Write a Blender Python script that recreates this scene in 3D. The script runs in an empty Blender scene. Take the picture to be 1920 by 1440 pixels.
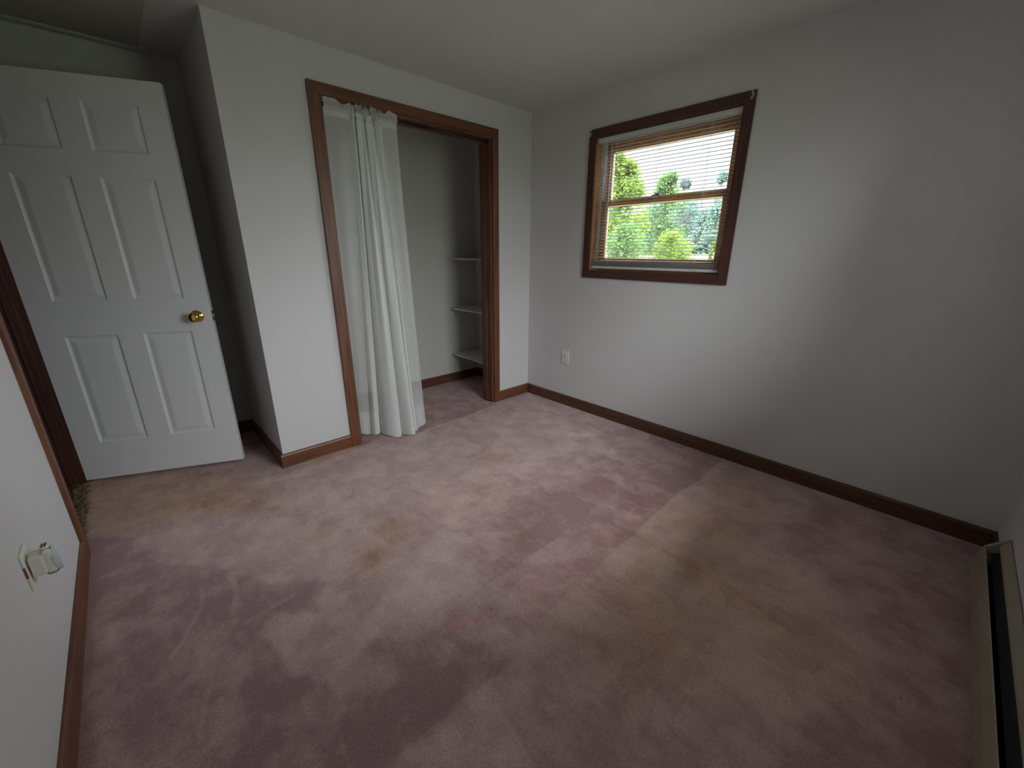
import bpy, bmesh, math, random
import numpy as np
from mathutils import Vector, Matrix, noise
random.seed(7)
S = bpy.context.scene
COL = S.collection

# ---------------------------------------------------------------- camera
def rot(a, b, c):
    return Matrix.Rotation(a, 4, 'Z') @ Matrix.Rotation(b, 4, 'X') @ Matrix.Rotation(c, 4, 'Z')
cam_d = bpy.data.cameras.new('camera'); cam = bpy.data.objects.new('camera', cam_d); COL.objects.link(cam)
cam.matrix_world = Matrix.Translation((-2.6630, -2.6118, 1.2812)) @ rot(-0.755034, 1.257876, 0.004636)
cam_d.sensor_width = 36; cam_d.lens = 764.46 / 1920 * 36; cam_d.clip_start = .02; cam_d.clip_end = 400
S.camera = cam

# ---------------------------------------------------------------- sky, light, exposure
W = bpy.data.worlds.new('World'); S.world = W; W.use_nodes = True
nt = W.node_tree; nt.nodes.clear()
out = nt.nodes.new('ShaderNodeOutputWorld'); bg = nt.nodes.new('ShaderNodeBackground')
tc = nt.nodes.new('ShaderNodeTexCoord'); sep = nt.nodes.new('ShaderNodeSeparateXYZ'); cr = nt.nodes.new('ShaderNodeValToRGB')
nt.links.new(tc.outputs['Generated'], sep.inputs[0]); nt.links.new(sep.outputs['Z'], cr.inputs[0])
cr.color_ramp.elements[0].color = (.25, .25, .252, 1); cr.color_ramp.elements[1].color = (1.5, 1.5, 1.6, 1)
e_ = cr.color_ramp.elements.new(.5); e_.color = (.84, .84, .88, 1)      # overcast: dim at the horizon, bright overhead
# sky dimmed in a narrow cone behind the side window so the slats show
dp = nt.nodes.new('ShaderNodeVectorMath'); dp.operation = 'DOT_PRODUCT'; dp.inputs[1].default_value = (.866, .483, .13); nt.links.new(tc.outputs['Generated'], dp.inputs[0])
mr = nt.nodes.new('ShaderNodeMapRange'); mr.interpolation_type = 'SMOOTHSTEP'; mr.inputs['From Min'].default_value = .90; mr.inputs['From Max'].default_value = .98; mr.inputs['To Min'].default_value = 1; mr.inputs['To Max'].default_value = .13
nt.links.new(dp.outputs['Value'], mr.inputs['Value'])
vm = nt.nodes.new('ShaderNodeVectorMath'); vm.operation = 'SCALE'; nt.links.new(cr.outputs[0], vm.inputs[0]); nt.links.new(mr.outputs[0], vm.inputs['Scale'])
nt.links.new(vm.outputs[0], bg.inputs[0]); nt.links.new(bg.outputs[0], out.inputs[0])
bg.inputs[1].default_value = 28.0
S.view_settings.view_transform = 'Standard'; S.view_settings.look = 'None'
S.view_settings.exposure = 0.0; S.view_settings.gamma = 1.0; S.view_settings.use_curve_mapping = False
def portal(name, loc, rotz, sx, sz):
    l = bpy.data.lights.new(name, 'AREA'); l.shape = 'RECTANGLE'; l.size = sx; l.size_y = sz
    l.cycles.is_portal = True
    o = bpy.data.objects.new(name, l); COL.objects.link(o)
    o.matrix_world = Matrix.Translation(loc) @ Matrix.Rotation(rotz, 4, 'Z') @ Matrix.Rotation(math.radians(90), 4, 'X')
# area lights shine along local -Z : after Rx(90) that is +Y
portal('skylight_portal_rear', (-1.13, -3.13, 1.425), 0, 1.06, 1.25)
portal('skylight_portal_side', (.135, -1.124, 1.60), math.radians(90), .95, .90)

H = 2.33; XL = -3.017; YF = -2.99; YB = .765; XC = -2.144; TW = .12

# ---------------------------------------------------------------- materials
def mat(name, base=(.8,.8,.8), rough=.5, metal=0, spec=.5, bump=None, var=None, coat=0):
    m = bpy.data.materials.new(name); m.use_nodes = True; t = m.node_tree; b = t.nodes['Principled BSDF']
    b.inputs['Base Color'].default_value = (*base, 1); b.inputs['Roughness'].default_value = rough
    b.inputs['Metallic'].default_value = metal; b.inputs['Specular IOR Level'].default_value = spec
    b.inputs['Coat Weight'].default_value = coat
    c = t.nodes.new('ShaderNodeTexCoord')
    if var:   # (scale, amount)
        n = t.nodes.new('ShaderNodeTexNoise'); n.inputs['Scale'].default_value = var[0]; n.inputs['Detail'].default_value = 4
        t.links.new(c.outputs['Object'], n.inputs['Vector'])
        r = t.nodes.new('ShaderNodeValToRGB'); k = var[1]
        r.color_ramp.elements[0].position = .3; r.color_ramp.elements[1].position = .7
        r.color_ramp.elements[0].color = tuple(x*(1-k) for x in base)+(1,); r.color_ramp.elements[1].color = tuple(min(1, x*(1+k)) for x in base)+(1,)
        t.links.new(n.outputs['Fac'], r.inputs[0]); t.links.new(r.outputs[0], b.inputs['Base Color'])
    if bump:  # (scale, strength, distance)
        n = t.nodes.new('ShaderNodeTexNoise'); n.inputs['Scale'].default_value = bump[0]; n.inputs['Detail'].default_value = 3
        t.links.new(c.outputs['Object'], n.inputs['Vector'])
        bp = t.nodes.new('ShaderNodeBump'); bp.inputs['Strength'].default_value = bump[1]; bp.inputs['Distance'].default_value = bump[2]
        t.links.new(n.outputs['Fac'], bp.inputs['Height']); t.links.new(bp.outputs[0], b.inputs['Normal'])
    return m
def wood(name, c1, c2, axis, rough=.42):
    m = bpy.data.materials.new(name); m.use_nodes = True; t = m.node_tree; b = t.nodes['Principled BSDF']
    c = t.nodes.new('ShaderNodeTexCoord'); mp = t.nodes.new('ShaderNodeMapping')
    sc = [38, 38, 38]; sc[axis] = 1.6; mp.inputs['Scale'].default_value = sc
    n = t.nodes.new('ShaderNodeTexNoise'); n.inputs['Scale'].default_value = 1.6; n.inputs['Detail'].default_value = 7; n.inputs['Distortion'].default_value = .6
    n2 = t.nodes.new('ShaderNodeTexNoise'); n2.inputs['Scale'].default_value = 1.3; n2.inputs['Detail'].default_value = 2
    r = t.nodes.new('ShaderNodeValToRGB'); r.color_ramp.elements[0].position = .32; r.color_ramp.elements[1].position = .68
    r.color_ramp.elements[0].color = (*c1, 1); r.color_ramp.elements[1].color = (*c2, 1)
    mx = t.nodes.new('ShaderNodeMixRGB'); mx.blend_type = 'MULTIPLY'; mx.inputs[0].default_value = .35
    bp = t.nodes.new('ShaderNodeBump'); bp.inputs['Strength'].default_value = .12; bp.inputs['Distance'].default_value = .002
    L = t.links.new
    L(c.outputs['Object'], mp.inputs[0]); L(mp.outputs[0], n.inputs['Vector']); L(c.outputs['Object'], n2.inputs['Vector'])
    L(n.outputs['Fac'], r.inputs[0]); L(r.outputs[0], mx.inputs[1]); L(n2.outputs['Fac'], mx.inputs[2]); L(mx.outputs[0], b.inputs['Base Color'])
    L(n.outputs['Fac'], bp.inputs['Height']); L(bp.outputs[0], b.inputs['Normal'])
    b.inputs['Roughness'].default_value = rough
    return m
WALLC = (.655, .65, .655)
M = {}
M['wall'] = mat('wall_paint', WALLC, .75, spec=.25, bump=(180, .25, .002), var=(1.4, .02))
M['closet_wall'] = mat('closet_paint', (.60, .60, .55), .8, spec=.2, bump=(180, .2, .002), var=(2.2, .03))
M['ceiling'] = mat('ceiling_paint', (.66, .67, .66), .9, spec=.1, bump=(55, .35, .004), var=(.9, .03))
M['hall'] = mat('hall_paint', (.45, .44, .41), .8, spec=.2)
wc1, wc2 = (.115, .040, .018), (.25, .098, .046)
M['wood_x'] = wood('stained_wood_lengthwise', wc1, wc2, 0); M['wood_y'] = wood('stained_wood_crosswise', wc1, wc2, 1); M['wood_z'] = wood('stained_wood_upright', wc1, wc2, 2)
dc1, dc2 = (.062, .023, .016), (.135, .052, .036)  # window casing wood, its backlit darkness put into the colour
M['dark_y'] = wood('backlit_casing_crosswise', dc1, dc2, 1); M['dark_z'] = wood('backlit_casing_upright', dc1, dc2, 2)
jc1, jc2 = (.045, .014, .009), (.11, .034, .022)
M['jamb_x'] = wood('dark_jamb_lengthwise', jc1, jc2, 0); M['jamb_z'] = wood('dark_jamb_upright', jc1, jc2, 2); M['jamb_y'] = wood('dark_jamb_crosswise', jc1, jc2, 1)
pc1, pc2 = (.42, .20, .075), (.62, .34, .15)
M['pine_y'] = wood('pine_sash_crosswise', pc1, pc2, 1); M['pine_z'] = wood('pine_sash_upright', pc1, pc2, 2)
M['door'] = mat('door_paint', (.80, .81, .83), .38, spec=.5, bump=(300, .06, .001))
M['white'] = mat('white_plastic', (.72, .73, .74), .35)
M['ivory'] = mat('ivory_plastic', (.78, .76, .66), .4)
M['slot'] = mat('dark_slot', (.03, .03, .03), .7)
M['brass'] = mat('polished_brass', (.72, .50, .13), .12, metal=1)
M['steel'] = mat('brushed_steel', (.45, .44, .42), .35, metal=1)
M['rod'] = mat('dark_rod_metal', (.025, .02, .018), .28)
M['shelf'] = mat('shelf_paint', (.62, .62, .56), .6, var=(6, .05))
M['heater'] = mat('heater_enamel', (.33, .29, .22), .45, bump=(200, .08, .001), var=(5, .08))
M['black'] = mat('heater_slot_shade', (.012, .012, .014), .8)  # near-black colour stands in for the shade inside the heater slot
M['fin'] = mat('aluminium_fin', (.15, .15, .16), .5, metal=1)
M['vinyl'] = mat('vinyl_track', (.75, .76, .76), .4)
M['chip'] = mat('bare_plaster', (.62, .58, .55), .9)
M['red'] = mat('dull_red_plastic', (.30, .07, .09), .5)
M['bluecap'] = mat('pale_blue_plastic', (.68, .76, .80), .3)
M['hatch_trim'] = mat('hatch_trim_paint', (.50, .53, .49), .6, bump=(90, .3, .003))
M['hatch'] = mat('hatch_panel_paint', (.50, .47, .42), .85, bump=(60, .3, .003))
M['exterior'] = mat('siding', (.6, .6, .58), .8)

def glassmat():
    m = bpy.data.materials.new('window_glass'); m.use_nodes = True; t = m.node_tree; t.nodes.clear()
    o = t.nodes.new('ShaderNodeOutputMaterial'); tr = t.nodes.new('ShaderNodeBsdfTransparent'); g = t.nodes.new('ShaderNodeBsdfGlossy')
    tr.inputs[0].default_value = (.93, .96, .95, 1); g.inputs['Roughness'].default_value = .02
    f = t.nodes.new('ShaderNodeFresnel'); f.inputs[0].default_value = 1.45; mx = t.nodes.new('ShaderNodeMixShader')
    t.links.new(f.outputs[0], mx.inputs[0]); t.links.new(tr.outputs[0], mx.inputs[1]); t.links.new(g.outputs[0], mx.inputs[2]); t.links.new(mx.outputs[0], o.inputs[0])
    return m
M['glass'] = glassmat()
def cloth(name, col, transp, transl=.35):
    m = bpy.data.materials.new(name); m.use_nodes = True; t = m.node_tree; t.nodes.clear(); L = t.links.new
    o = t.nodes.new('ShaderNodeOutputMaterial'); d = t.nodes.new('ShaderNodeBsdfDiffuse'); tl = t.nodes.new('ShaderNodeBsdfTranslucent'); tr = t.nodes.new('ShaderNodeBsdfTransparent')
    d.inputs[0].default_value = (*col, 1); tl.inputs[0].default_value = (*col, 1)
    c = t.nodes.new('ShaderNodeTexCoord'); w = t.nodes.new('ShaderNodeTexNoise'); mp = t.nodes.new('ShaderNodeMapping'); mp.inputs['Scale'].default_value = (60, 60, 4)
    L(c.outputs['Object'], mp.inputs[0]); L(mp.outputs[0], w.inputs['Vector']); w.inputs['Scale'].default_value = 3
    r = t.nodes.new('ShaderNodeMapRange'); r.inputs['To Min'].default_value = transp*.9; r.inputs['To Max'].default_value = transp*1.1
    L(w.outputs['Fac'], r.inputs['Value'])
    a = t.nodes.new('ShaderNodeMixShader'); a.inputs[0].default_value = transl; b = t.nodes.new('ShaderNodeMixShader')
    L(d.outputs[0], a.inputs[1]); L(tl.outputs[0], a.inputs[2]); L(r.outputs[0], b.inputs[0]); L(a.outputs[0], b.inputs[1]); L(tr.outputs[0], b.inputs[2]); L(b.outputs[0], o.inputs[0])
    return m
M['sheer'] = cloth('sheer_voile', (.93, .95, .95), .42)
M['hem'] = cloth('sheer_hem', (.86, .88, .90), .45)
def slatmat():
    m = bpy.data.materials.new('blind_slat_vinyl'); m.use_nodes = True; t = m.node_tree; t.nodes.clear(); L = t.links.new
    o = t.nodes.new('ShaderNodeOutputMaterial'); d = t.nodes.new('ShaderNodeBsdfDiffuse'); tl = t.nodes.new('ShaderNodeBsdfTranslucent')
    d.inputs[0].default_value = (.52, .50, .49, 1); tl.inputs[0].default_value = (.5, .45, .42, 1)
    a = t.nodes.new('ShaderNodeMixShader'); a.inputs[0].default_value = .02
    L(d.outputs[0], a.inputs[1]); L(tl.outputs[0], a.inputs[2]); L(a.outputs[0], o.inputs[0]); return m
M['slat'] = slatmat()
def leafmat(name, col, k=.35):
    m = bpy.data.materials.new(name); m.use_nodes = True; t = m.node_tree; t.nodes.clear(); L = t.links.new
    o = t.nodes.new('ShaderNodeOutputMaterial'); d = t.nodes.new('ShaderNodeBsdfDiffuse'); tl = t.nodes.new('ShaderNodeBsdfTranslucent')
    c = t.nodes.new('ShaderNodeTexCoord'); n = t.nodes.new('ShaderNodeTexNoise'); n.inputs['Scale'].default_value = 1.8; n.inputs['Detail'].default_value = 5
    r = t.nodes.new('ShaderNodeValToRGB'); r.color_ramp.elements[0].position = .35; r.color_ramp.elements[1].position = .65
    r.color_ramp.elements[0].color = tuple(x*(1-k) for x in col)+(1,); r.color_ramp.elements[1].color = tuple(min(1, x*(1+k)) for x in col)+(1,)
    L(c.outputs['Object'], n.inputs['Vector']); L(n.outputs['Fac'], r.inputs[0]); L(r.outputs[0], d.inputs[0]); L(r.outputs[0], tl.inputs[0])
    a = t.nodes.new('ShaderNodeMixShader'); a.inputs[0].default_value = .4
    L(d.outputs[0], a.inputs[1]); L(tl.outputs[0], a.inputs[2]); L(a.outputs[0], o.inputs[0]); return m
M['bark'] = mat('bark', (.05, .045, .04), .9, var=(8, .3))

# ---------------------------------------------------------------- mesh helpers
def link(name, bm, mats, parent=None, smooth=False):
    me = bpy.data.meshes.new(name); bmesh.ops.recalc_face_normals(bm, faces=bm.faces[:]); bm.to_mesh(me); bm.free()
    if not isinstance(mats, (list, tuple)): mats = [mats]
    for m in mats: me.materials.append(m)
    if smooth:
        for p in me.polygons: p.use_smooth = True
    o = bpy.data.objects.new(name, me); COL.objects.link(o)
    if parent: o.parent = parent
    return o
def empty(name, loc, rz=0):
    o = bpy.data.objects.new(name, None); o.location = loc; o.rotation_euler = (0, 0, rz); COL.objects.link(o); o.empty_display_size = .1; return o
def tag(o, label, cat=None, group=None, kind=None):
    if label: o['label'] = label
    if cat: o['category'] = cat
    if group: o['group'] = group
    if kind: o['kind'] = kind
    return o
def struct(o, label, cat): return tag(o, label, cat, kind='structure')
def box(bm, a, b, mi=0, bev=0):
    x0, x1 = sorted((a[0], b[0])); y0, y1 = sorted((a[1], b[1])); z0, z1 = sorted((a[2], b[2]))
    v = [bm.verts.new(p) for p in [(x0,y0,z0),(x1,y0,z0),(x1,y1,z0),(x0,y1,z0),(x0,y0,z1),(x1,y0,z1),(x1,y1,z1),(x0,y1,z1)]]
    f = [bm.faces.new([v[i] for i in q]) for q in [(3,2,1,0),(4,5,6,7),(0,1,5,4),(1,2,6,5),(2,3,7,6),(3,0,4,7)]]
    for q in f: q.material_index = mi
    if bev:
        es = list({e for q in f for e in q.edges})
        r = bmesh.ops.bevel(bm, geom=es, offset=bev, segments=2, profile=.6, affect='EDGES')
        for q in r['faces']: q.material_index = mi
def boxo(name, a, b, m, parent=None, bev=0):
    bm = bmesh.new(); box(bm, a, b, 0, bev); return link(name, bm, m, parent)
def prism(bm, pts, d, mi=0, bev=0):
    """pts: 3D polygon, d: extrusion vector"""
    a = [bm.verts.new(p) for p in pts]; b = [bm.verts.new(Vector(p)+Vector(d)) for p in pts]; n = len(pts)
    f = [bm.faces.new(a[::-1]), bm.faces.new(b)] + [bm.faces.new((a[i], a[(i+1) % n], b[(i+1) % n], b[i])) for i in range(n)]
    for q in f: q.material_index = mi
    if bev:
        r = bmesh.ops.bevel(bm, geom=list({e for q in f for e in q.edges}), offset=bev, segments=2, profile=.6, affect='EDGES')
        for q in r['faces']: q.material_index = mi
def tube(bm, pts, r, n=8, mi=0):
    rings = []
    for i, p in enumerate(pts):
        p = Vector(p); t = (Vector(pts[min(i+1, len(pts)-1)]) - Vector(pts[max(i-1, 0)])).normalized()
        u = t.orthogonal().normalized() if i == 0 else (u - t*u.dot(t)).normalized(); w = t.cross(u)
        rr = r[i] if isinstance(r, (list, tuple)) else r
        rings.append([bm.verts.new(p + (u*math.cos(2*math.pi*k/n) + w*math.sin(2*math.pi*k/n))*rr) for k in range(n)])
    for a, b in zip(rings, rings[1:]):
        for k in range(n):
            f = bm.faces.new((a[k], a[(k+1) % n], b[(k+1) % n], b[k])); f.material_index = mi; f.smooth = True
    for q in (rings[0][::-1], rings[-1]): bm.faces.new(q).material_index = mi
def lathe(bm, prof, O, A, n=32, mi=0):
    """prof [(dist along A, radius)]"""
    A = Vector(A).normalized(); u = A.orthogonal().normalized(); w = A.cross(u); rings = []
    for h, r in prof:
        rings.append([bm.verts.new(Vector(O)+A*h+(u*math.cos(2*math.pi*k/n)+w*math.sin(2*math.pi*k/n))*max(r, 1e-4)) for k in range(n)])
    for a, b in zip(rings, rings[1:]):
        for k in range(n):
            f = bm.faces.new((a[k], a[(k+1) % n], b[(k+1) % n], b[k])); f.smooth = True; f.material_index = mi
    bm.faces.new(rings[0][::-1]); bm.faces.new(rings[-1])

# ---------------------------------------------------------------- walls, ceiling
def wall_x(name, x0, x1, ya, yb, holes, m, label, z0=-.1, z1=H+.1):
    """wall slab between x0,x1 running along y with rectangular holes (y0,y1,z0,z1)"""
    bm = bmesh.new(); cur = ya
    for (h0, h1, b0, b1) in sorted(holes):
        box(bm, (x0, cur, z0), (x1, h0, z1))
        if b0 > z0: box(bm, (x0, h0, z0), (x1, h1, b0))
        box(bm, (x0, h0, b1), (x1, h1, z1)); cur = h1
    box(bm, (x0, cur, z0), (x1, yb, z1))
    return struct(link(name, bm, m), label, 'wall')
def wall_y(name, y0, y1, xa, xb, holes, m, label, z0=-.1, z1=H+.1):
    bm = bmesh.new(); cur = xa
    for (h0, h1, b0, b1) in sorted(holes):
        box(bm, (cur, y0, z0), (h0, y1, z1))
        if b0 > z0: box(bm, (h0, y0, z0), (h1, y1, b0))
        box(bm, (h0, y0, b1), (h1, y1, z1)); cur = h1
    box(bm, (cur, y0, z0), (xb, y1, z1))
    return struct(link(name, bm, m), label, 'wall')
WY0, WY1, WZ0, WZ1 = -1.603, -.645, 1.153, 2.044           # side window opening
RX0, RX1, RZ0, RZ1 = -1.66, -.60, .80, 2.05              # rear window opening
wall_x('wall_right', 0, TW, YF-TW, YB+TW, [(WY0-.012, WY1+.012, WZ0-.012, WZ1+.012)], M['wall'], 'pale grey wall with the small dark-framed window')
wall_y('wall_front', YF-TW, YF, XL-TW, 0, [(RX0-.012, RX1+.012, RZ0-.012, RZ1+.012)], M['wall'], 'pale grey wall behind the baseboard heater')
wall_x('wall_left', XL-TW, XL, YF, YB, [(-.242, .600, -.1, 2.075)], M['wall'], 'pale grey wall beside the open white door')
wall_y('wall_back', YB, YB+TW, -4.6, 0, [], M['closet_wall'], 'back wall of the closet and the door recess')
CX0, CX1, CZ1 = -1.664, -.428, 2.092                       # closet opening
wall_y('wall_closet', 0, TW, XC, 0, [(CX0, CX1, -.1, CZ1)], M['wall'], 'pale wall around the closet opening')
wall_x('wall_recess', XC, XC+.11, TW, YB, [], M['wall'], 'shaded side wall of the closet box facing the door', )
boxo_ = boxo('ceiling', (-4.6, YF-TW, H), (TW, YB+TW, H+.12), M['ceiling']); struct(boxo_, 'off white ceiling with a lightly rough finish', 'ceiling')
# hallway past the door
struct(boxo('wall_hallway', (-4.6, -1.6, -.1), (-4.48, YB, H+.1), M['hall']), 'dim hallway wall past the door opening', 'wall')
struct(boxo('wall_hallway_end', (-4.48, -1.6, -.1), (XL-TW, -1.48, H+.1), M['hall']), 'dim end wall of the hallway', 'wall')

# ---------------------------------------------------------------- carpet
def carpet_mat():
    m = bpy.data.materials.new('mauve_cut_pile_carpet'); m.use_nodes = True; t = m.node_tree; b = t.nodes['Principled BSDF']; L = t.links.new; N = t.nodes.new
    at = N('ShaderNodeAttribute'); at.attribute_name = 'wear_and_light'; sp = N('ShaderNodeSeparateColor'); L(at.outputs['Color'], sp.inputs[0])
    c = N('ShaderNodeTexCoord')
    def nz(scale, det, rgh=.55, mp=None):
        n = N('ShaderNodeTexNoise'); n.inputs['Scale'].default_value = scale; n.inputs['Detail'].default_value = det; n.inputs['Roughness'].default_value = rgh
        if mp: q = N('ShaderNodeMapping'); q.inputs['Scale'].default_value = mp[0]; q.inputs['Rotation'].default_value = (0, 0, mp[1]); L(c.outputs['Object'], q.inputs[0]); L(q.outputs[0], n.inputs['Vector'])
        else: L(c.outputs['Object'], n.inputs['Vector'])
        return n.outputs['Fac']
    def mth(op, a, b_, clamp=False):
        n = N('ShaderNodeMath'); n.operation = op; n.use_clamp = clamp
        for i, v in enumerate((a, b_)):
            if isinstance(v, (int, float)): n.inputs[i].default_value = v
            else: L(v, n.inputs[i])
        return n.outputs[0]
    big = mth('MULTIPLY', mth('SUBTRACT', nz(2.6, 6, .62), .5), .9)
    mid = mth('MULTIPLY', mth('SUBTRACT', nz(11, 6, .68), .5), 1.1)
    pq = N('ShaderNodeMapRange'); pq.interpolation_type = 'SMOOTHSTEP'; pq.inputs['From Min'].default_value = .44; pq.inputs['From Max'].default_value = .57; pq.inputs['To Min'].default_value = -.13; pq.inputs['To Max'].default_value = .13; L(nz(6.5, 3, .5), pq.inputs['Value'])
    brush = mth('MULTIPLY', mth('SUBTRACT', nz(4, 4, .6, ((9, 1.6, 1), .6)), .5), .55)
    nap = mth('ADD', sp.outputs[0], mth('ADD', mth('ADD', mth('ADD', big, mid), brush), pq.outputs[0]), True)
    r = N('ShaderNodeMixRGB'); r.inputs[1].default_value = (.41, .262, .270, 1); r.inputs[2].default_value = (.74, .55, .51, 1); L(nap, r.inputs[0])
    st = mth('MULTIPLY', sp.outputs[1], mth('ADD', .45, mth('MULTIPLY', nz(7, 5), 1.1)), True)
    s2 = N('ShaderNodeMixRGB'); s2.blend_type = 'MULTIPLY'; s2.inputs[2].default_value = (.90, .80, .60, 1); L(st, s2.inputs[0]); L(r.outputs[0], s2.inputs[1])
    ro = mth('MULTIPLY', sp.outputs[2], mth('ADD', .3, nz(14, 4)), True)
    s3 = N('ShaderNodeMixRGB'); s3.blend_type = 'MULTIPLY'; s3.inputs[2].default_value = (.98, .66, .70, 1); L(ro, s3.inputs[0]); L(s2.outputs[0], s3.inputs[1])
    fine = nz(260, 2, .75); fine2 = nz(95, 3, .75)
    fr = N('ShaderNodeMapRange'); fr.inputs['From Min'].default_value = .3; fr.inputs['From Max'].default_value = .7; fr.inputs['To Min'].default_value = .60; fr.inputs['To Max'].default_value = 1.32; L(mth('ADD', mth('MULTIPLY', fine, .6), mth('MULTIPLY', fine2, .4)), fr.inputs['Value'])
    s4 = N('ShaderNodeMixRGB'); s4.blend_type = 'MULTIPLY'; s4.inputs[0].default_value = 1; L(s3.outputs[0], s4.inputs[1]); L(fr.outputs[0], s4.inputs[2])
    # specks of dirt
    v = N('ShaderNodeTexVoronoi'); v.inputs['Scale'].default_value = 7; L(c.outputs['Object'], v.inputs['Vector'])
    spk = mth('MULTIPLY', mth('LESS_THAN', v.outputs['Distance'], .028), .65)
    s5 = N('ShaderNodeMixRGB'); s5.inputs[2].default_value = (.05, .03, .03, 1); L(spk, s5.inputs[0]); L(s4.outputs[0], s5.inputs[1])
    L(s5.outputs[0], b.inputs['Base Color']); b.inputs['Roughness'].default_value = 1; b.inputs['Specular IOR Level'].default_value = .05
    b.inputs['Sheen Weight'].default_value = .15
    bp = N('ShaderNodeBump'); bp.inputs['Strength'].default_value = .7; bp.inputs['Distance'].default_value = .006
    L(mth('ADD', fine, mth('MULTIPLY', fine2, .8)), bp.inputs['Height']); L(bp.outputs[0], b.inputs['Normal'])
    return m
M['carpet'] = carpet_mat()
# wear: polygons in floor metres -> (nap change, stain, rose, edge softness)
POLY = [
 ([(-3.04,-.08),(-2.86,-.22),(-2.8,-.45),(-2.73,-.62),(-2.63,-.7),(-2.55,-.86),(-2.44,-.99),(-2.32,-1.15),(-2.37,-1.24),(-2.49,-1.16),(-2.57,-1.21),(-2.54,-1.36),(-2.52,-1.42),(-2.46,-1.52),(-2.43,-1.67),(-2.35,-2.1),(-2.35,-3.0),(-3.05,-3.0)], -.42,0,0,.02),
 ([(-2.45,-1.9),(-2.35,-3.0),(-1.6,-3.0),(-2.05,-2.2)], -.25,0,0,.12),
 ([(-2.33,-1.16),(-2.2,-1.34),(-2.2,-1.52),(-2.37,-1.55),(-2.43,-1.52),(-2.49,-1.41),(-2.57,-1.23),(-2.54,-1.16),(-2.42,-1.16)], .12,0,0,.03),
 ([(-2.73,-1.12),(-2.64,-1.16),(-2.64,-1.27),(-2.66,-1.37),(-2.71,-1.34),(-2.74,-1.23)], .3,0,0,.03),
 ([(-2.71,-1.32),(-2.65,-1.36),(-2.63,-1.5),(-2.72,-1.6),(-2.79,-1.53),(-2.73,-1.45)], .22,0,0,.03),
 ([(-2.99,-.69),(-2.91,-.79),(-2.91,-1.04),(-2.93,-1.16),(-2.9,-1.43),(-2.98,-1.35)], .25,0,0,.04),
 ([(-2.4,-1.54),(-2.28,-1.52),(-2.12,-1.6),(-2.02,-1.78),(-2.06,-1.88),(-2.41,-1.86),(-2.45,-1.74)], -.36,0,0,.035),
 ([(-2.06,-1.89),(-2.42,-1.88),(-2.13,-2.15),(-2.09,-1.95)], .14,0,0,.012),
 ([(-2.58,-1.25),(-2.52,-1.42),(-2.47,-1.5),(-2.53,-1.55),(-2.65,-1.51),(-2.65,-1.34)], -.1,0,0,.02),
 ([(-2.03,.8),(0,.8),(0,.02),(-.46,.0),(-.5,-.08),(-1.21,-.13),(-1.67,-.02),(-2.03,.05)], -.22,.1,.1,.02),  # closet floor: its shade is put into the nap tone
 ([(.01,-2.96),(-.08,-2.35),(-.65,-2.35),(-.85,-2.55),(-1.08,-2.7),(-1.31,-2.69),(-1.53,-2.57),(-1.73,-2.52),(-1.9,-3.0),(0,-3)], -.30,0,.15,.07),  # mauve carpet by the heater, darkened as well for the weak light
 ([(-.02,-1.85),(-.35,-1.9),(-.5,-2.3),(-.1,-2.6)], -.1,0,.1,.15),
 ([(-3.09,.8),(-2.15,.8),(-2.16,-.05),(-2.39,.03),(-2.72,.40),(-3.04,.62)], -.25,.2,0,.08),  # recess floor behind the door: shade painted in, plus slight stain
 ([(-3.09,.70),(-2.72,.45),(-2.42,.17),(-2.2,-.27),(-2.24,-.38),(-2.51,-.29),(-2.78,-.21),(-3.01,-.11),(-3.15,-.3),(-3.15,.6)], .02,.75,0,.10),
 ([(-.98,-1.71),(-.67,-2.0),(-.8,-2.39),(-.97,-2.6),(-1.17,-2.69),(-1.36,-2.68),(-1.55,-2.49),(-1.65,-2.31),(-1.53,-1.98),(-1.3,-1.74)], .16,.5,0,.10),  # tan stain, nap raised to make up for weak light here
 ([(-.95,-1.72),(-.1,-1.9),(-.35,-2.3),(-.75,-2.2)], .18,.4,0,.12),  # tan stain by the window wall, also lightened for missing light
 ([(-1.67,-.64),(-1.2,-.91),(-1.06,-1.43),(-1.46,-1.49),(-1.8,-1.18)], 0,.22,0,.15),
 ([(-1.85,-1.85),(-1.5,-1.8),(-1.35,-2.0),(-1.55,-2.3),(-1.85,-2.3)], .0,.3,.1,.12),
]
EDGE = [ # polyline, fade, nap (dark on the +y side of a rightward line), rose
 ([(-1.54,-1.59),(-1.42,-1.59),(-1.25,-1.575),(-1.07,-1.57)], .24,-.50,0),
 ([(-.93,-1.815),(-.58,-1.805),(-.35,-1.83),(0.02,-1.81)], .60,-.50,.25),
 ([(-2.45,-1.88),(-2.2,-1.87),(-2.06,-1.885)], .16,-.25,0),
 ([(-2.06,-1.89),(-2.10,-1.98),(-2.14,-2.2)], .14,-.22,0),
 ([(-1.21,-.12),(-.9,-.10),(-.46,-.07)], .35,-.2,0),
]
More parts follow.
